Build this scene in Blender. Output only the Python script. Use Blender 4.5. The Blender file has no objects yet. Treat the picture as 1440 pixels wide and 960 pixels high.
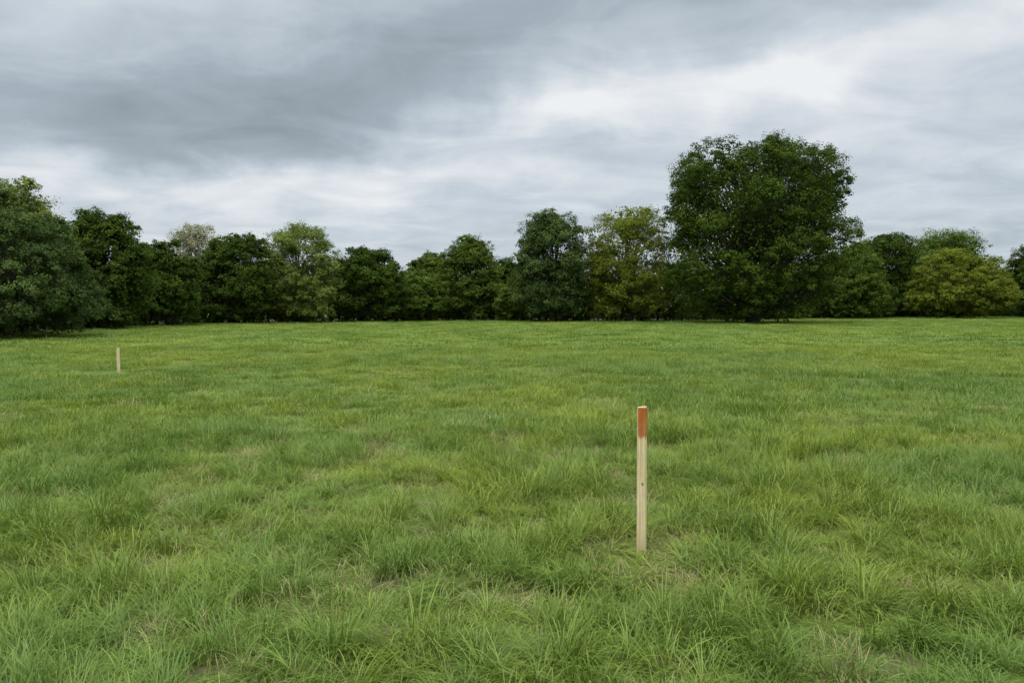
import bpy, math, random
import numpy as np
from mathutils import noise as mnoise, Vector
rng = np.random.default_rng(7)
random.seed(7)
scene = bpy.context.scene
scene.view_settings.view_transform = 'Standard'
scene.view_settings.look = 'None'
scene.view_settings.exposure = 0

# ------------------------------------------------------------------ helpers
def link(o):
    scene.collection.objects.link(o); return o

def mesh_from(name, V, quads=None, tris=None, mats=(), attrs=None, qmat=None, tmat=None, smooth=False):
    me = bpy.data.meshes.new(name)
    V = np.asarray(V, dtype=np.float32)
    nq = 0 if quads is None else len(quads)
    nt = 0 if tris is None else len(tris)
    idx = []
    if nq: idx.append(np.asarray(quads, dtype=np.int32).ravel())
    if nt: idx.append(np.asarray(tris, dtype=np.int32).ravel())
    me.vertices.add(len(V)); me.vertices.foreach_set('co', V.ravel())
    if idx:
        idx = np.concatenate(idx)
        me.loops.add(len(idx)); me.loops.foreach_set('vertex_index', idx)
        tot = np.concatenate([np.full(nq, 4, np.int32), np.full(nt, 3, np.int32)])
        start = np.concatenate([[0], np.cumsum(tot)[:-1]]).astype(np.int32)
        me.polygons.add(nq + nt)
        me.polygons.foreach_set('loop_start', start)
        me.polygons.foreach_set('loop_total', tot)
        mi = np.zeros(nq + nt, np.int32)
        if qmat is not None: mi[:nq] = qmat
        if tmat is not None: mi[nq:] = tmat
        me.polygons.foreach_set('material_index', mi)
        me.polygons.foreach_set('use_smooth', np.full(nq + nt, smooth, dtype=bool))
    for m in mats: me.materials.append(m)
    if attrs:
        for k, a in attrs.items():
            at = me.attributes.new(k, 'FLOAT', 'POINT')
            at.data.foreach_set('value', np.asarray(a, dtype=np.float32))
    me.update(calc_edges=True)
    return me

def fbm(x, y, s, seed=0.0, octs=3):
    v = 0; a = 1; t = 0
    for i in range(octs):
        v += a * mnoise.noise(Vector((x * s + seed, y * s - seed, seed * 1.7))); t += a
        a *= .5; s *= 2.1
    return v / t

def ground_z(x, y):
    d = math.hypot(x, y)
    n = fbm(x, y, .55, 3.1, 2) * .06
    n += fbm(x, y, .07, 9.1, 2) * .12 * min(1, d / 25)
    if d > 60: n *= max(.2, 1 - (d - 60) / 60)
    return n

# edge of the wood (x, y) in metres
EDGE = [(-120, 15), (-50, 27), (-38, 35), (-32.5, 46), (-32, 57), (-30, 66), (-25, 75), (-17, 83), (-6, 90), (4, 85), (16, 85), (30, 90), (44, 106), (60, 119), (75, 122), (104, 116), (200, 100)]
EX = [e[0] for e in EDGE]; EY = [e[1] for e in EDGE]
def edge(x): return float(np.interp(x, EX, EY))

# ------------------------------------------------------------------ materials
def newmat(name):
    m = bpy.data.materials.new(name); m.use_nodes = True
    nt = m.node_tree; nt.nodes.clear()
    return m, nt, nt.nodes, nt.links

def mth(nt, op, a, b=None, c=None, clamp=False):
    n = nt.nodes.new('ShaderNodeMath'); n.operation = op; n.use_clamp = clamp
    for i, v in enumerate((a, b, c)):
        if v is None: continue
        if isinstance(v, (int, float)): n.inputs[i].default_value = v
        else: nt.links.new(v, n.inputs[i])
    return n.outputs[0]

def mixc(nt, f, a, b, mode='MIX'):
    n = nt.nodes.new('ShaderNodeMix'); n.data_type = 'RGBA'; n.blend_type = mode
    for s, v in ((n.inputs[0], f), (n.inputs[6], a), (n.inputs[7], b)):
        if isinstance(v, (int, float)): s.default_value = v
        elif isinstance(v, tuple): s.default_value = (*v, 1)
        else: nt.links.new(v, s)
    return n.outputs[2]

def noise_tex(nt, vec, scale, detail=3, rough=.5, dist=0.0):
    n = nt.nodes.new('ShaderNodeTexNoise')
    n.inputs['Scale'].default_value = scale; n.inputs['Detail'].default_value = detail
    n.inputs['Roughness'].default_value = rough; n.inputs['Distortion'].default_value = dist
    if vec is not None: nt.links.new(vec, n.inputs['Vector'])
    return n.outputs['Fac']

def mrange(nt, v, a, b, c=0.0, d=1.0, smooth=True):
    n = nt.nodes.new('ShaderNodeMapRange')
    n.interpolation_type = 'SMOOTHSTEP' if smooth else 'LINEAR'
    nt.links.new(v, n.inputs[0])
    for i, x in zip((1, 2, 3, 4), (a, b, c, d)): n.inputs[i].default_value = x
    return n.outputs[0]

def attr(nt, name):
    n = nt.nodes.new('ShaderNodeAttribute'); n.attribute_name = name
    return n.outputs['Fac']

def leafy_output(nt, col, transl=.3, gloss=0.0):
    p = nt.nodes.new('ShaderNodeBsdfDiffuse'); nt.links.new(col, p.inputs['Color'])
    t = nt.nodes.new('ShaderNodeBsdfTranslucent'); nt.links.new(col, t.inputs['Color'])
    mx = nt.nodes.new('ShaderNodeMixShader'); mx.inputs[0].default_value = transl
    nt.links.new(p.outputs[0], mx.inputs[1]); nt.links.new(t.outputs[0], mx.inputs[2])
    res = mx.outputs[0]
    if gloss:
        g = nt.nodes.new('ShaderNodeBsdfGlossy'); g.inputs['Roughness'].default_value = .42
        g.inputs['Color'].default_value = (.95, .95, .85, 1)
        m2 = nt.nodes.new('ShaderNodeMixShader'); m2.inputs[0].default_value = gloss
        nt.links.new(res, m2.inputs[1]); nt.links.new(g.outputs[0], m2.inputs[2]); res = m2.outputs[0]
    o = nt.nodes.new('ShaderNodeOutputMaterial'); nt.links.new(res, o.inputs[0])

def field_patches(nt):
    g = nt.nodes.new('ShaderNodeNewGeometry')
    big = noise_tex(nt, g.outputs['Position'], .11, 3, .6, .4)
    mid = noise_tex(nt, g.outputs['Position'], .55, 3, .6, .3)
    sml = noise_tex(nt, g.outputs['Position'], 2.3, 2, .5)
    return big, mid, sml

def grass_mat(dry=False):
    m, nt, N, L = newmat('dry_grass_blade' if dry else 'grass_blade')
    big, mid, sml = field_patches(nt)
    r = attr(nt, 'rnd'); t = attr(nt, 't')
    if dry:
        c = mixc(nt, r, (.26, .21, .08), (.50, .41, .20))
        c = mixc(nt, mrange(nt, mid, .4, .65, 0, .5), c, (.29, .29, .08))
    else:
        r = mth(nt, 'POWER', r, 1.4)
        cool = mixc(nt, r, (.080, .150, .020), (.195, .290, .052))
        warm = mixc(nt, r, (.150, .205, .016), (.320, .370, .045))
        f = mth(nt, 'ADD', mth(nt, 'MULTIPLY', big, .6), mth(nt, 'MULTIPLY', mid, .4))
        c = mixc(nt, mrange(nt, f, .40, .60), cool, warm)
        c = mixc(nt, mrange(nt, sml, .38, .66, 0, .55), c, (.100, .170, .022))
        c = mixc(nt, mrange(nt, t, 0.0, .35, .55, 0), c, (.23, .205, .065))
        c = mixc(nt, mrange(nt, t, .65, 1.0, 0, .3), c, (.37, .38, .115))
    leafy_output(nt, c, .30, .020)
    return m
M_GRASS = grass_mat(); M_DRY = grass_mat(True)

def ground_mat():
    m, nt, N, L = newmat('meadow_ground')
    big, mid, sml = field_patches(nt)
    g = N.new('ShaderNodeNewGeometry')
    fine = noise_tex(nt, g.outputs['Position'], 38, 4, .7)
    soil = mixc(nt, fine, (.05, .043, .02), (.15, .125, .06))
    green = mixc(nt, fine, (.05, .080, .014), (.12, .165, .030))
    c = mixc(nt, mrange(nt, sml, .45, .75), green, soil)
    d = N.new('ShaderNodeVectorMath'); d.operation = 'LENGTH'
    L.new(g.outputs['Position'], d.inputs[0])
    c = mixc(nt, mrange(nt, d.outputs['Value'], 12, 45), c, mixc(nt, mid, (.10, .16, .027), (.16, .22, .036)))
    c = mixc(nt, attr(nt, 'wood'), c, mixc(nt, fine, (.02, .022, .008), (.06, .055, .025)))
    p = N.new('ShaderNodeBsdfPrincipled'); L.new(c, p.inputs['Base Color'])
    p.inputs['Roughness'].default_value = .95; p.inputs['Specular IOR Level'].default_value = .1
    b = N.new('ShaderNodeBump'); b.inputs['Strength'].default_value = .8; b.inputs['Distance'].default_value = .02
    L.new(fine, b.inputs['Height']); L.new(b.outputs[0], p.inputs['Normal'])
    o = N.new('ShaderNodeOutputMaterial'); L.new(p.outputs[0], o.inputs[0])
    return m

def leaf_mat(name, dark, light, transl=.25):
    m, nt, N, L = newmat(name)
    r = attr(nt, 'rnd'); k = attr(nt, 'tint')
    c = mixc(nt, r, dark, light)
    c = mixc(nt, mth(nt, 'MULTIPLY', k, .65), c, tuple(v * 1.6 + a for v, a in zip(light, (.020, .014, 0))))
    leafy_output(nt, c, transl)
    return m

def bark_mat():
    m, nt, N, L = newmat('bark')
    tc = N.new('ShaderNodeTexCoord')
    mp = N.new('ShaderNodeMapping'); mp.inputs['Scale'].default_value = (6, 6, 1.2)
    L.new(tc.outputs['Object'], mp.inputs[0])
    f = noise_tex(nt, mp.outputs[0], 2, 5, .65)
    c = mixc(nt, f, (.022, .018, .014), (.08, .068, .052))
    p = N.new('ShaderNodeBsdfPrincipled'); L.new(c, p.inputs['Base Color']); p.inputs['Roughness'].default_value = .9
    b = N.new('ShaderNodeBump'); b.inputs['Distance'].default_value = .05; L.new(f, b.inputs['Height']); L.new(b.outputs[0], p.inputs['Normal'])
    o = N.new('ShaderNodeOutputMaterial'); L.new(p.outputs[0], o.inputs[0])
    return m
BARK = bark_mat()

# ------------------------------------------------------------------ ground sheet
def axis(n, reach, p):
    u = np.linspace(-1, 1, n)
    return np.sign(u) * (np.abs(u) ** p) * reach
gx = axis(301, 2500, 3.6); gy = axis(301, 2500, 3.6)
GX, GY = np.meshgrid(gx, gy, indexing='ij')
GZ = np.array([ground_z(a, b) for a, b in zip(GX.ravel(), GY.ravel())])
V = np.stack([GX.ravel(), GY.ravel(), GZ], 1)
n = 301
I = np.arange(n * n).reshape(n, n)
Q = np.stack([I[:-1, :-1].ravel(), I[1:, :-1].ravel(), I[1:, 1:].ravel(), I[:-1, 1:].ravel()], 1)
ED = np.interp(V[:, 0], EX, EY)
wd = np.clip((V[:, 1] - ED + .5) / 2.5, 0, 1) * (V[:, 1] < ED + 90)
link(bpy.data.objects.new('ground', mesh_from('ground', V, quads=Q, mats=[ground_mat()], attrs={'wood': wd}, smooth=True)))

# ------------------------------------------------------------------ grass prototypes
protos = bpy.data.collections.new('grass_tufts')
def tuft(name, nb, radius, lmin, lmax, width, splay, mat, seed, comb=.5, flat=False, segs=4):
    r = np.random.default_rng(seed)
    V = []; Q = []; T = []; rn = []; tt = []
    cd = r.uniform(0, 6.28)
    for b in range(nb):
        a = r.uniform(0, 6.283); rr = radius * math.sqrt(r.uniform(0, 1))
        bx, by = rr * math.cos(a), rr * math.sin(a)
        oa = a + r.normal(0, .7)
        dx = math.cos(oa) * (1 - comb) + math.cos(cd) * comb; dy = math.sin(oa) * (1 - comb) + math.sin(cd) * comb
        dx += r.normal(0, .25); dy += r.normal(0, .25)
        dl = math.hypot(dx, dy) + 1e-6; dx /= dl; dy /= dl
        Ln = r.uniform(lmin, lmax) * r.uniform(.7, 1.1)
        lean0 = abs(r.normal(.25, .2)) * splay
        curl = r.uniform(.3, 1.7) * splay
        if flat: lean0 = r.uniform(.9, 1.35); curl = r.uniform(0, .3)
        w = width * r.uniform(.6, 1.2)
        tw = r.uniform(-.9, .9)
        sx, sy = -dy * math.cos(tw) + dx * math.sin(tw) * .4, dx * math.cos(tw) + dy * math.sin(tw) * .4
        px, py, pz = bx, by, -.015
        base = len(V); rv = r.uniform(0, 1)
        for s in range(segs + 1):
            t = s / segs
            if s:
                ang = lean0 + curl * (t ** 1.3)
                st = Ln / segs
                px += dx * math.sin(ang) * st; py += dy * math.sin(ang) * st; pz += math.cos(ang) * st
                pz = max(pz, .004 if not flat else .008)
            if s < segs:
                ww = w * (1 - t ** 2 * .65) * .5
                V.append((px - sx * ww, py - sy * ww, pz)); V.append((px + sx * ww, py + sy * ww, pz))
                rn += [rv, rv]; tt += [t, t]
            else:
                V.append((px, py, pz)); rn.append(rv); tt.append(1.0)
        for s in range(segs - 1):
            k = base + 2 * s; Q.append((k, k + 1, k + 3, k + 2))
        k = base + 2 * (segs - 1); T.append((k, k + 1, k + 2))
    me = mesh_from(name, V, quads=Q, tris=T, mats=[mat], attrs={'rnd': rn, 't': tt}, smooth=True)
    o = bpy.data.objects.new(name, me); protos.objects.link(o)

for i in range(6): tuft('a%02d' % i, 72, .075, .11, .31, .0058, 1.22, M_GRASS, 10 + i, comb=.2 + .09 * i)     # 0-5 near
for i in range(2): tuft('b%02d' % i, 70, .14, .05, .14, .0048, 1.4, M_GRASS, 30 + i, comb=.3)                 # 6-7 short
for i in range(2): tuft('c%02d' % i, 45, .16, .08, .20, .0042, 1.0, M_DRY, 40 + i, comb=.1, flat=(i == 0))     # 8-9 dry
for i in range(4): tuft('d%02d' % i, 130, .26, .08, .23, .0092, 1.12, M_GRASS, 50 + i, comb=.4, segs=3)       # 10-13 mid
tuft('e00', 60, .30, .06, .17, .008, 1.1, M_DRY, 60, comb=.3, segs=3)                                      # 14 dry mid
for i in range(3): tuft('f%02d' % i, 220, .95, .08, .18, .025, .9, M_GRASS, 70 + i, comb=.35, segs=3)         # 15-17 far

STK = [(.852, 4.8), (-9.55, 17.9)]
P = []; R = []; S = []; ID = []
def scatter(d0, d1, dens, kind, tan=.86):
    step = 1 / math.sqrt(dens)
    y = d0
    while y < d1:
        xm = y * tan + 2.2
        x = -xm
        while x < xm:
            px = x + random.uniform(-.6, .6) * step; py = y + random.uniform(-.6, .6) * step
            x += step
            if py > edge(px) + .8: continue
            zz = ground_z(px, py)
            hN = fbm(px, py, .9, 5.5, 3); hB = fbm(px, py, .16, 1.5, 2)
            ang = fbm(px, py, .35, 12.2, 2) * 8 + random.uniform(-1.3, 1.3)
            lvl = 1 + .9 * hN + .45 * hB
            if kind == 'near':
                g = fbm(px, py, 1.7, 22.0, 2)
                hT = fbm(px, py, 3.4, 41.0, 2)
                if g < -.15 and random.random() < .82:
                    k = random.choice([6, 7, 6, 7, 6, 8, 9]); s = random.uniform(.65, 1.15)
                    if random.random() < .12: continue
                elif random.random() < .08:
                    k = random.choice([8, 9, 9]); s = random.uniform(.7, 1.1)
                else:
                    k = random.randint(0, 5); s = max(.36, lvl + 1.5 * hT) * random.uniform(.7, 1.15)
                if random.random() < .03: s *= 1.25
            elif kind == 'mid':
                hT = fbm(px, py, 2.2, 41.0, 1)
                k = 14 if random.random() < .08 else random.randint(10, 13)
                s = max(.42, lvl + .9 * hT) * random.uniform(.7, 1.2)
            else:
                k = random.randint(15, 17); s = max(.5, 1 + .8 * hN) * random.uniform(.75, 1.2)
            sx = .8 + .2 * s
            for (qx, qy) in STK:
                dd = math.hypot(px - qx, (py - qy + .14) * .8)
                rr = .45 if qy < 10 else 1.3
                if dd < rr:
                    s *= .24 + .76 * (dd / rr) ** 2
                    if kind == 'near' and random.random() < .45: k = random.choice([8, 9])
            P.append((px, py, zz)); R.append((random.uniform(-.12, .12), random.uniform(-.12, .12), ang))
            S.append((sx, sx, s * .92)); ID.append(k)
        y += step
scatter(1.6, 9.5, 62, 'near')
scatter(8.8, 30, 12.5, 'mid')
scatter(28.5, 128, 1.15, 'far')
print('grass instances', len(P))
me = mesh_from('grass', np.array(P))
a = me.attributes.new('grot', 'FLOAT_VECTOR', 'POINT'); a.data.foreach_set('vector', np.array(R, np.float32).ravel())
a = me.attributes.new('gscale', 'FLOAT_VECTOR', 'POINT'); a.data.foreach_set('vector', np.array(S, np.float32).ravel())
a = me.attributes.new('gid', 'INT', 'POINT'); a.data.foreach_set('value', np.array(ID, np.int32))
grass = link(bpy.data.objects.new('grass', me))
ng = bpy.data.node_groups.new('grass_scatter', 'GeometryNodeTree')
ng.interface.new_socket('Geometry', in_out='INPUT', socket_type='NodeSocketGeometry')
ng.interface.new_socket('Geometry', in_out='OUTPUT', socket_type='NodeSocketGeometry')
gi = ng.nodes.new('NodeGroupInput'); go = ng.nodes.new('NodeGroupOutput')
iop = ng.nodes.new('GeometryNodeInstanceOnPoints'); ci = ng.nodes.new('GeometryNodeCollectionInfo')
ci.inputs['Collection'].default_value = protos
ci.inputs['Separate Children'].default_value = True; ci.inputs['Reset Children'].default_value = True
def nattr(nm, dt):
    q = ng.nodes.new('GeometryNodeInputNamedAttribute'); q.data_type = dt; q.inputs['Name'].default_value = nm
    return q.outputs['Attribute']
ng.links.new(gi.outputs[0], iop.inputs['Points']); ng.links.new(ci.outputs[0], iop.inputs['Instance'])
iop.inputs['Pick Instance'].default_value = True
ng.links.new(nattr('gid', 'INT'), iop.inputs['Instance Index'])
ng.links.new(nattr('grot', 'FLOAT_VECTOR'), iop.inputs['Rotation'])
ng.links.new(nattr('gscale', 'FLOAT_VECTOR'), iop.inputs['Scale'])
ng.links.new(iop.outputs[0], go.inputs[0])
md = grass.modifiers.new('scatter', 'NODES'); md.node_group = ng

# ------------------------------------------------------------------ trees
class Buf:
    def __init__(s): s.V = []; s.Q = []; s.M = []; s.r = []; s.k = []; s.n = 0
    def add(s, V, Q, m, r, k):
        s.V.append(V); s.Q.append(Q + s.n); s.M.append(np.full(len(Q), m, np.int32)); s.r.append(r); s.k.append(k); s.n += len(V)
    def build(s, name, mats):
        me = mesh_from(name, np.concatenate(s.V), quads=np.concatenate(s.Q), mats=mats, qmat=np.concatenate(s.M),
                       attrs={'rnd': np.concatenate(s.r), 'tint': np.concatenate(s.k)}, smooth=False)
        return link(bpy.data.objects.new(name, me))

def tube(buf, pts, rads, sides=7):
    pts = np.array(pts); k = len(pts); V = []
    for i in range(k):
        d = pts[min(i + 1, k - 1)] - pts[max(i - 1, 0)]; d = d / (np.linalg.norm(d) + 1e-9)
        u = np.cross(d, [0.3, .9, .1]); u /= np.linalg.norm(u); v = np.cross(d, u)
        for s in range(sides):
            a = 6.2832 * s / sides
            V.append(pts[i] + rads[i] * (math.cos(a) * u + math.sin(a) * v))
    Q = [(i * sides + s, i * sides + (s + 1) % sides, (i + 1) * sides + (s + 1) % sides, (i + 1) * sides + s) for i in range(k - 1) for s in range(sides)]
    buf.add(np.array(V), np.array(Q), 0, np.zeros(len(V)), np.zeros(len(V)))

def unit(r, n):
    v = r.normal(size=(n, 3)); return v / np.linalg.norm(v, axis=1, keepdims=True)

def leaves(buf, r, C, size, tint, outward=None, m=1):
    n = len(C)
    nrm = unit(r, n)
    if outward is not None: nrm = nrm * .6 + outward * .9 + np.array([0, 0, .35])
    nrm /= np.linalg.norm(nrm, axis=1, keepdims=True)
    a = np.cross(nrm, unit(r, n)); a /= np.linalg.norm(a, axis=1, keepdims=True) + 1e-9
    b = np.cross(nrm, a)
    L = size * r.uniform(.6, 1.25, (n, 1)); W = L * r.uniform(.45, .8, (n, 1))
    fold = nrm * L * .15
    V = np.stack([C - a * L * .5, C - b * W * .5 + fold, C + a * L * .5, C + b * W * .5 + fold], 1).reshape(-1, 3)
    Q = np.arange(n * 4).reshape(-1, 4)
    rv = np.repeat(r.uniform(0, 1, n), 4); kv = np.repeat(tint, 4)
    buf.add(V, Q, m, rv, kv)

def lobe_leaves(buf, r, c, rad, nsub, nleaf, size, tint, flat=.8, sub=.36):
    D = unit(r, nsub); D[:, 2] = np.where(D[:, 2] < -.35, -D[:, 2], D[:, 2])
    SC = c + D * rad * np.array([1, 1, flat]) * r.uniform(.5, 1.1, (nsub, 1))
    sr = rad * sub * r.uniform(.6, 1.5, nsub)
    E = unit(r, nsub * nleaf).reshape(nsub, nleaf, 3)
    rr = r.uniform(0, 1, (nsub, nleaf, 1)) ** .5
    C = SC[:, None, :] + E * rr * sr[:, None, None] * np.array([1, 1, .7])
    out = (E * .5 + D[:, None, :] * .9).reshape(-1, 3)
    tn = np.clip(tint + r.normal(0, .12, nsub), 0, 1)
    C = C.reshape(-1, 3); tn = np.repeat(tn, nleaf)
    k = C[:, 2] > -.1
    leaves(buf, r, C[k], size, tn[k], out[k])

def envelope(D, A, up, dn, zc, ptop, pbot):
    p = np.where(D[:, 2] > 0, ptop, pbot)[:, None]
    sc = 1 / (np.abs(D) ** p).sum(1, keepdims=True) ** (1 / p)
    E = D * sc
    return np.stack([E[:, 0] * A[0], E[:, 1] * A[1], np.where(D[:, 2] > 0, up, dn) * E[:, 2]], 1), zc

def make_tree(name, X, Y, h, w, mat, seed, dens=1.0, p=2.3, pb=4.5, mid=.45, lobe=.10, dep=None, leaf=.2, nl=None, fill=1.0, top_sparse=0.0, trunk=None, base=.2, wob=.03, shell=.7):
    r = np.random.default_rng(seed); buf = Buf()
    dep = dep or w * .9
    z0 = ground_z(X, Y)
    lr = lobe * (w + h) / 2
    zc = h * mid
    nl = nl or int(1.75 * (w * h) / (lr * lr))
    D = unit(r, nl)
    rad = lr * r.uniform(.6, 1.35, nl)
    A = np.maximum(np.array([w / 2, dep / 2]) - lr * .8, .3)
    E, _ = envelope(D, A, h - zc - lr * .6, zc - base - lr * .35, zc, p, pb)
    LC = E * (r.uniform(.5, 1.0, (nl, 1)) ** shell) + np.array([0, 0, zc])
    ph = r.uniform(0, 6.28, 4)
    LC[:, 0] += wob * w * np.sin(LC[:, 2] / h * 5 + ph[0]); LC[:, 1] += wob * w * np.sin(LC[:, 2] / h * 5 + ph[1])
    LC[:, 2] *= 1 - wob * (1 + np.sin(LC[:, 0] / w * 7 + ph[2])) * (LC[:, 2] > zc)
    tr = trunk or .022 * h + .05
    th = h * .72
    bend = r.normal(0, .03 * h, (2,))
    tp = [np.array([bend[0] * t * t, bend[1] * t * t, th * t - .15 * (t == 0)]) for t in np.linspace(0, 1, 9)]
    tube(buf, tp, [tr * (1.35 if i == 0 else 1.0) * (1 - .8 * i / 8) for i in range(9)], 9)
    for i in range(nl):
        t = min(.95, max(.12, (LC[i, 2] / h) * .8 - .1)); f = t * 8; k = int(f); st = tp[k] * (1 - (f - k)) + tp[k + 1] * (f - k)
        mid_ = (st + LC[i]) / 2 + r.normal(0, .05 * h, 3) * .5 + np.array([0, 0, -.02 * h])
        b0 = tr * .30 * (1 - t * .6)
        pts = [st, st * .45 + mid_ * .55, mid_, mid_ * .4 + LC[i] * .6, LC[i]]
        tube(buf, pts, [b0, b0 * .7, b0 * .45, b0 * .25, b0 * .1], 5)
        for q in range(2):
            e = LC[i] + unit(r, 1)[0] * rad[i] * .85
            tube(buf, [mid_ * .3 + LC[i] * .7, (LC[i] + e) / 2, e], [b0 * .2, b0 * .12, .008], 4)
    lt = r.uniform(0, 1, nl) ** 2 * .9
    for i in range(nl):
        hz = LC[i, 2] / h
        d = dens * (1 - top_sparse * max(0, hz - .55) / .45)
        nleaf = max(6, int(26 * d))
        nsub = int(14 * (1 + .2 * r.normal())) + 3
        lobe_leaves(buf, r, LC[i], rad[i], nsub, nleaf, leaf, lt[i])
    # inner foliage so that the heart of the crown is closed
    ni = int(fill * w * h * 30)
    D = unit(r, ni)
    E, _ = envelope(D, np.array([w / 2, dep / 2]) * .86, (h - zc) * .86, zc * .98, zc, p, pb)
    C = E * (r.uniform(0, 1, (ni, 1)) ** .45) + np.array([0, 0, zc])
    C = C[C[:, 2] > .05]
    leaves(buf, r, C, leaf * 1.8, np.zeros(len(C)))
    o = buf.build(name, [BARK, mat]); o.location = (X, Y, z0)
    return o

DK = leaf_mat('foliage_dark', (.032, .053, .009), (.062, .100, .018), .2)
MD = leaf_mat('foliage_mid', (.056, .088, .013), (.106, .155, .028), .25)
CL = leaf_mat('foliage_cool', (.044, .070, .020), (.080, .120, .034), .2)
OL = leaf_mat('foliage_olive', (.105, .128, .016), (.180, .210, .030), .3)
LT = leaf_mat('foliage_light', (.105, .142, .028), (.190, .235, .055), .3)
PL = leaf_mat('foliage_pale', (.19, .185, .09), (.29, .285, .15), .3)
BG = leaf_mat('foliage_big', (.036, .060, .010), (.068, .106, .018), .2)

N_ = 'deciduous_tree'
make_tree(N_, 24.1, 74, 18.9, 18.8, BG, 31, p=2.8, pb=3.6, mid=.52, lobe=.070, leaf=.19, dens=1.4, trunk=.62, fill=1.7, base=.2, wob=.015, shell=.6)
# left wood edge, near to far
make_tree(N_, -25.9, 38, 7.5, 9.4, CL, 2, lobe=.09, leaf=.13, dens=1.6, mid=.35)
make_tree(N_, -29.9, 44, 9.9, 7.0, LT, 3, leaf=.15, top_sparse=.3)
make_tree(N_, -34.5, 38, 9.6, 8.4, MD, 4, leaf=.17)
make_tree(N_, -40.0, 33, 9.0, 9.0, MD, 5, leaf=.18)
make_tree(N_, -29.8, 54, 9.1, 7.0, DK, 6, leaf=.17, dens=1.2)
make_tree(N_, -28.8, 62, 7.6, 5.6, DK, 7, leaf=.18)
make_tree(N_, -32.4, 76, 10.8, 8.4, PL, 8, leaf=.14, dens=.6, top_sparse=.3, fill=.4, p=2.0)
make_tree(N_, -26.0, 70, 9.2, 7.4, DK, 9, leaf=.18, dens=1.1)
make_tree(N_, -21.5, 75, 10.6, 8.6, LT, 10, leaf=.17, dens=.9, top_sparse=.4, fill=.8)
make_tree(N_, -15.6, 80, 8.5, 9.4, DK, 11, leaf=.19)
make_tree(N_, -11.3, 84, 6.0, 8.4, MD, 12, leaf=.18)
make_tree(N_, -10.6, 95, 9.3, 6.6, MD, 13, leaf=.2)
make_tree(N_, -4.9, 88, 10.2, 8.0, MD, 14, leaf=.19)
make_tree(N_, -.2, 92, 7.8, 6.4, DK, 15, leaf=.2)
make_tree(N_, 4.4, 80, 12.5, 9.0, CL, 36, p=2.4, leaf=.18, dens=1.3, wob=.01)
make_tree(N_, 12.7, 81, 13.7, 10.8, OL, 17, p=2.5, leaf=.18, dens=.9, top_sparse=.35, fill=.6)
make_tree(N_, 46.0, 100, 11.0, 9.4, MD, 18, leaf=.22)
make_tree(N_, 57.8, 115, 14.0, 11.5, DK, 19, leaf=.24)
make_tree(N_, 69.5, 120, 14.8, 16.0, MD, 20, leaf=.24)
make_tree(N_, 80.5, 113, 11.2, 11.0, DK, 21, leaf=.24)
make_tree(N_, 92.0, 112, 13.0, 12.0, MD, 22, leaf=.25)
B_ = 'bush'
make_tree(B_, 63.3, 105, 10.3, 14.6, OL, 23, p=2.1, pb=3.2, mid=.36, lobe=.08, leaf=.20, dens=1.4, wob=.015)
make_tree(B_, 1.6, 84, 5.4, 7.4, MD, 24, leaf=.18)
make_tree(B_, 50.5, 108, 5.8, 10.5, DK, 25, leaf=.22)

def mass(name, path, hmin, hmax, mat, seed, spacing=1.6, leaf=.25, thick=3.0):
    r = np.random.default_rng(seed); buf = Buf()
    for (x0, y0), (x1, y1) in zip(path[:-1], path[1:]):
        L = math.hypot(x1 - x0, y1 - y0); k = int(L / spacing)
        for i in range(k):
            t = i / k; x = x0 + (x1 - x0) * t; y = y0 + (y1 - y0) * t
            hh = hmin + (hmax - hmin) * (.5 + .9 * fbm(x, y, .12, seed, 2))
            z = .1
            while z < hh - .6:
                c = np.array([x + r.normal(0, thick * .3), y + r.normal(0, thick * .3), z + r.uniform(-.1, .3)])
                lobe_leaves(buf, r, c, r.uniform(.9, 1.8), 16, 20, leaf, r.uniform(0, .6))
                z += r.uniform(.6, 1.3)
            tube(buf, [np.array([x, y, -.2]), np.array([x + r.normal(0, .3), y, hh * .4]), np.array([x + r.normal(0, .5), y, hh * .8])], [.12, .08, .03], 5)
    buf.build(name, [BARK, mat])
mass('hedgerow', [(x, y + 1) for x, y in EDGE[1:-1]], 3.4, 5.8, DK, 101, 1.0, .25, 2.4)
mass('distant_tree_line', [(-80, 40), (-55, 75), (-40, 100), (0, 112), (30, 108), (50, 128), (90, 140), (150, 120)], 5.5, 8.5, DK, 102, 1.5, .42, 3)

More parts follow.
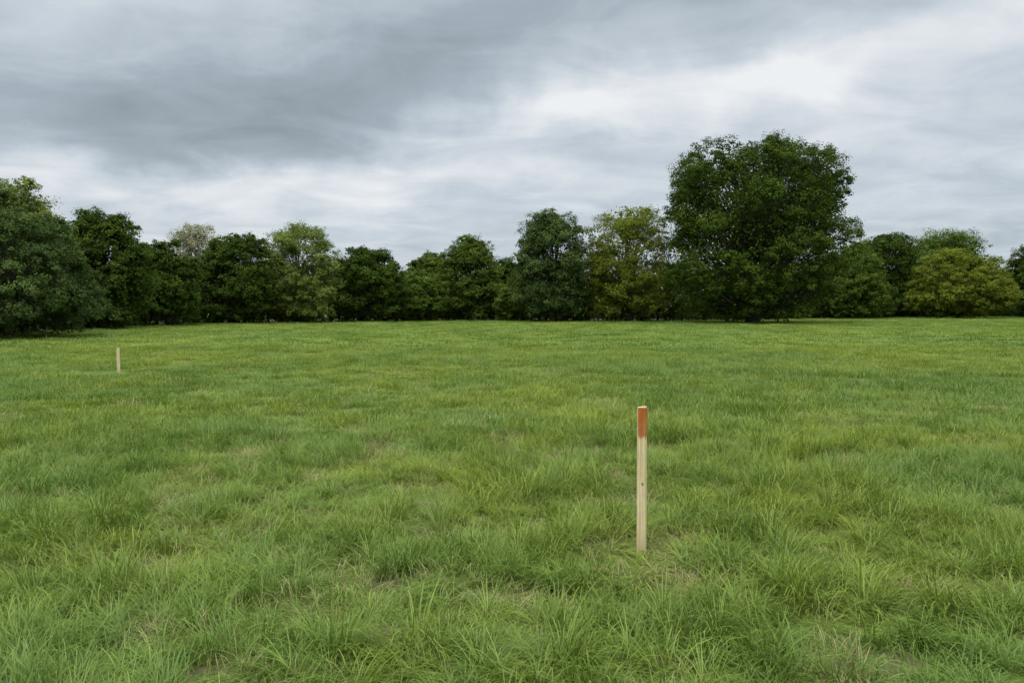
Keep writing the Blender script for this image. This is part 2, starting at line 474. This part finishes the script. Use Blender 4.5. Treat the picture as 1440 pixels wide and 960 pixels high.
# ------------------------------------------------------------------ stakes
def wood_mat(name, H, paint):
    m, nt, N, L = newmat(name)
    tc = N.new('ShaderNodeTexCoord'); ob = tc.outputs['Object']
    mp = N.new('ShaderNodeMapping'); mp.inputs['Scale'].default_value = (60, 60, 2.2); L.new(ob, mp.inputs[0])
    g = noise_tex(nt, mp.outputs[0], 1.6, 5, .6, .6)
    c = mixc(nt, mrange(nt, g, .3, .7), (.54, .41, .20), (.76, .64, .39))
    g2 = noise_tex(nt, ob, 9, 3, .6)
    c = mixc(nt, mrange(nt, g2, .45, .75, 0, .45), c, (.46, .38, .24))
    sep = N.new('ShaderNodeSeparateXYZ'); L.new(ob, sep.inputs[0])
    z = sep.outputs[2]; x = sep.outputs[0]
    c = mixc(nt, mrange(nt, z, .22, .0, 0, .4), c, (.30, .24, .13))
    kx = mth(nt, 'MULTIPLY', mth(nt, 'SUBTRACT', x, .009), 1.0)
    kz = mth(nt, 'MULTIPLY', mth(nt, 'SUBTRACT', z, H * .475), .75)
    kd = mth(nt, 'SQRT', mth(nt, 'ADD', mth(nt, 'POWER', kx, 2), mth(nt, 'POWER', kz, 2)))
    c = mixc(nt, mrange(nt, kd, .004, .012, .85, 0), c, (.17, .085, .03))
    if paint:
        dr = noise_tex(nt, mp.outputs[0], 1.1, 3, .6)
        edge_ = mth(nt, 'ADD', z, mth(nt, 'MULTIPLY', dr, .07))
        f = mrange(nt, edge_, H * .785 + .025, H * .80 + .045)
        side = mrange(nt, mth(nt, 'ADD', x, mth(nt, 'MULTIPLY', g, .012)), -.021, -.012)
        f = mth(nt, 'MULTIPLY', f, side)
        topcut = mrange(nt, z, H - .003, H - .012)
        f = mth(nt, 'MULTIPLY', f, topcut)
        f = mth(nt, 'MULTIPLY', f, mrange(nt, g2, .15, .6, .75, 1.0))
        c = mixc(nt, f, c, mixc(nt, g, (.26, .060, .010), (.54, .175, .035)))
    p = N.new('ShaderNodeBsdfPrincipled'); L.new(c, p.inputs['Base Color']); p.inputs['Roughness'].default_value = .8
    p.inputs['Specular IOR Level'].default_value = .2
    b = N.new('ShaderNodeBump'); b.inputs['Strength'].default_value = .5; b.inputs['Distance'].default_value = .002
    L.new(g, b.inputs['Height']); L.new(b.outputs[0], p.inputs['Normal'])
    o = N.new('ShaderNodeOutputMaterial'); L.new(p.outputs[0], o.inputs[0])
    return m
import bmesh
def stake(X, Y, H, W, T, rot, mat, lean):
    bm = bmesh.new(); rg = np.random.default_rng(int(H * 1000))
    zs = [-.25, -.12, 0] + list(np.linspace(.06, H - .002, 16)); rings = []
    for z in zs:
        s = 1.0 if z >= 0 else max(.12, 1 + z * 3.6)
        jx, jy = rg.normal(0, .0005, 2)
        ring = [bm.verts.new((sx * W / 2 * s + jx, sy * T / 2 * s + jy, z + (sx * .0035 if z > H - .01 else 0))) for sx, sy in ((-1, -1), (1, -1), (1, 1), (-1, 1))]
        rings.append(ring)
    for a, b in zip(rings[:-1], rings[1:]):
        for i in range(4): bm.faces.new((a[i], a[(i + 1) % 4], b[(i + 1) % 4], b[i]))
    bm.faces.new(rings[-1]); bm.faces.new(rings[0][::-1])
    bmesh.ops.recalc_face_normals(bm, faces=bm.faces)
    ed = [e for e in bm.edges if e.calc_face_angle(0) > .7]
    bmesh.ops.bevel(bm, geom=ed, offset=.0022, segments=2, affect='EDGES')
    me = bpy.data.meshes.new('wooden_stake'); bm.to_mesh(me); bm.free(); me.materials.append(mat)
    o = link(bpy.data.objects.new('wooden_stake', me))
    o.location = (X, Y, ground_z(X, Y)); o.rotation_euler = (0, lean, rot)
    return o
z1 = ground_z(.852, 4.8); z2 = ground_z(-9.55, 17.9)
stake(.852, 4.8, .955 - z1, .058, .038, math.radians(-24), wood_mat('stake_wood_painted', .955 - z1, True), math.radians(-.2))
stake(-9.55, 17.9, .62 - z2, .066, .04, math.radians(20), wood_mat('stake_wood', .62 - z2, False), 0)

# ------------------------------------------------------------------ overcast sky
w = bpy.data.worlds.new('World'); scene.world = w; w.use_nodes = True
nt = w.node_tree; nt.nodes.clear(); N = nt.nodes; L = nt.links
tc = N.new('ShaderNodeTexCoord'); sep = N.new('ShaderNodeSeparateXYZ'); L.new(tc.outputs['Generated'], sep.inputs[0])
x, y, z = sep.outputs
zc = mth(nt, 'MAXIMUM', z, 0.0)
den = mth(nt, 'ADD', zc, .16)
cu = N.new('ShaderNodeCombineXYZ'); L.new(mth(nt, 'DIVIDE', x, den), cu.inputs[0]); L.new(mth(nt, 'DIVIDE', y, den), cu.inputs[1])
mp = N.new('ShaderNodeMapping'); mp.inputs['Rotation'].default_value = (0, 0, math.radians(-20)); mp.inputs['Scale'].default_value = (.75, 1.0, 1); mp.inputs['Location'].default_value = (3.3, 1.2, 0)
L.new(cu.outputs[0], mp.inputs[0])
n1 = noise_tex(nt, mp.outputs[0], .9, 5, .52, .3)
n2 = noise_tex(nt, mp.outputs[0], 3.2, 6, .57, .5)
az = mth(nt, 'ARCTAN2', x, y); el = mth(nt, 'ARCSINE', z)
wn = N.new('ShaderNodeTexNoise'); wn.inputs['Scale'].default_value = 4.5; wn.inputs['Detail'].default_value = 6; wn.inputs['Roughness'].default_value = .55; L.new(tc.outputs['Generated'], wn.inputs['Vector'])
ws = N.new('ShaderNodeSeparateColor'); L.new(wn.outputs['Color'], ws.inputs[0])
azw = mth(nt, 'ADD', az, mth(nt, 'MULTIPLY', mth(nt, 'SUBTRACT', ws.outputs[0], .5), .36))
elw = mth(nt, 'ADD', el, mth(nt, 'MULTIPLY', mth(nt, 'SUBTRACT', ws.outputs[1], .5), .16))
def bank(a0, e0, ra, re, rot, amp):
    dx = mth(nt, 'SUBTRACT', azw, a0); dy = mth(nt, 'SUBTRACT', elw, e0)
    c, s = math.cos(rot), math.sin(rot)
    u = mth(nt, 'ADD', mth(nt, 'MULTIPLY', dx, c / ra), mth(nt, 'MULTIPLY', dy, s / ra))
    v = mth(nt, 'ADD', mth(nt, 'MULTIPLY', dx, -s / re), mth(nt, 'MULTIPLY', dy, c / re))
    q = mth(nt, 'ADD', mth(nt, 'MULTIPLY', u, u), mth(nt, 'MULTIPLY', v, v))
    return mth(nt, 'MULTIPLY', mth(nt, 'EXPONENT', mth(nt, 'MULTIPLY', q, -1.0)), amp)
v = mth(nt, 'ADD', .63, mth(nt, 'MULTIPLY', mth(nt, 'SUBTRACT', n1, .5), .50))
v = mth(nt, 'ADD', v, mth(nt, 'MULTIPLY', mth(nt, 'SUBTRACT', n2, .5), .68))
for b in [(-.40, .24, .40, .075, .06, -.30), (-.10, .34, .36, .07, .28, -.32), (.32, .42, .28, .025, .05, -.14),
          (.06, .262, .15, .040, .25, .38), (.34, .290, .15, .036, .1, .46), (.60, .31, .18, .06, .4, .26),
          (-.25, .15, .32, .024, .06, .26), (-.58, .14, .16, .03, 0, .22), (-.62, .41, .25, .05, 0, .16),
          (.52, .20, .26, .03, .15, -.10), (.20, .17, .4, .03, .1, .08), (0, .06, .9, .03, 0, -.04)]:
    v = mth(nt, 'ADD', v, bank(*b))
cr = N.new('ShaderNodeValToRGB'); L.new(v, cr.inputs[0])
e = cr.color_ramp.elements
e[0].position = 0.08; e[0].color = (.28, .335, .375, 1)
e[1].position = 1.0; e[1].color = (.90, .915, .93, 1)
q = e.new(.36); q.color = (.39, .455, .51, 1)
q = e.new(.62); q.color = (.575, .64, .705, 1)
over = mrange(nt, z, .42, .95, 1.0, 5.2)
mulc = N.new('ShaderNodeVectorMath'); mulc.operation = 'SCALE'; L.new(cr.outputs[0], mulc.inputs[0]); L.new(over, mulc.inputs['Scale'])
bgc = N.new('ShaderNodeBackground'); L.new(mulc.outputs[0], bgc.inputs[0]); bgc.inputs[1].default_value = 1.0
sky = N.new('ShaderNodeTexSky'); sky.sky_type = 'NISHITA'; sky.sun_disc = False
sky.sun_elevation = math.radians(62); sky.sun_rotation = math.radians(215)
bgs = N.new('ShaderNodeBackground'); L.new(sky.outputs[0], bgs.inputs[0]); bgs.inputs[1].default_value = .10
mx = N.new('ShaderNodeMixShader'); mx.inputs[0].default_value = .93
L.new(bgs.outputs[0], mx.inputs[1]); L.new(bgc.outputs[0], mx.inputs[2])
o = N.new('ShaderNodeOutputWorld'); L.new(mx.outputs[0], o.inputs[0])

sl = bpy.data.lights.new('sun', 'SUN'); sl.energy = 1.4; sl.angle = math.radians(18); sl.color = (1, .95, .86)
so = link(bpy.data.objects.new('sun', sl)); so.rotation_euler = (math.radians(28), 0, math.radians(-35))

# ------------------------------------------------------------------ camera
cam = bpy.data.cameras.new('camera'); cam.lens = 26; cam.sensor_width = 36; cam.clip_start = .05; cam.clip_end = 6000
co = link(bpy.data.objects.new('camera', cam)); co.location = (0, 0, 1.6)
co.rotation_euler = (math.radians(90 - 2.64), 0, 0)
scene.camera = co
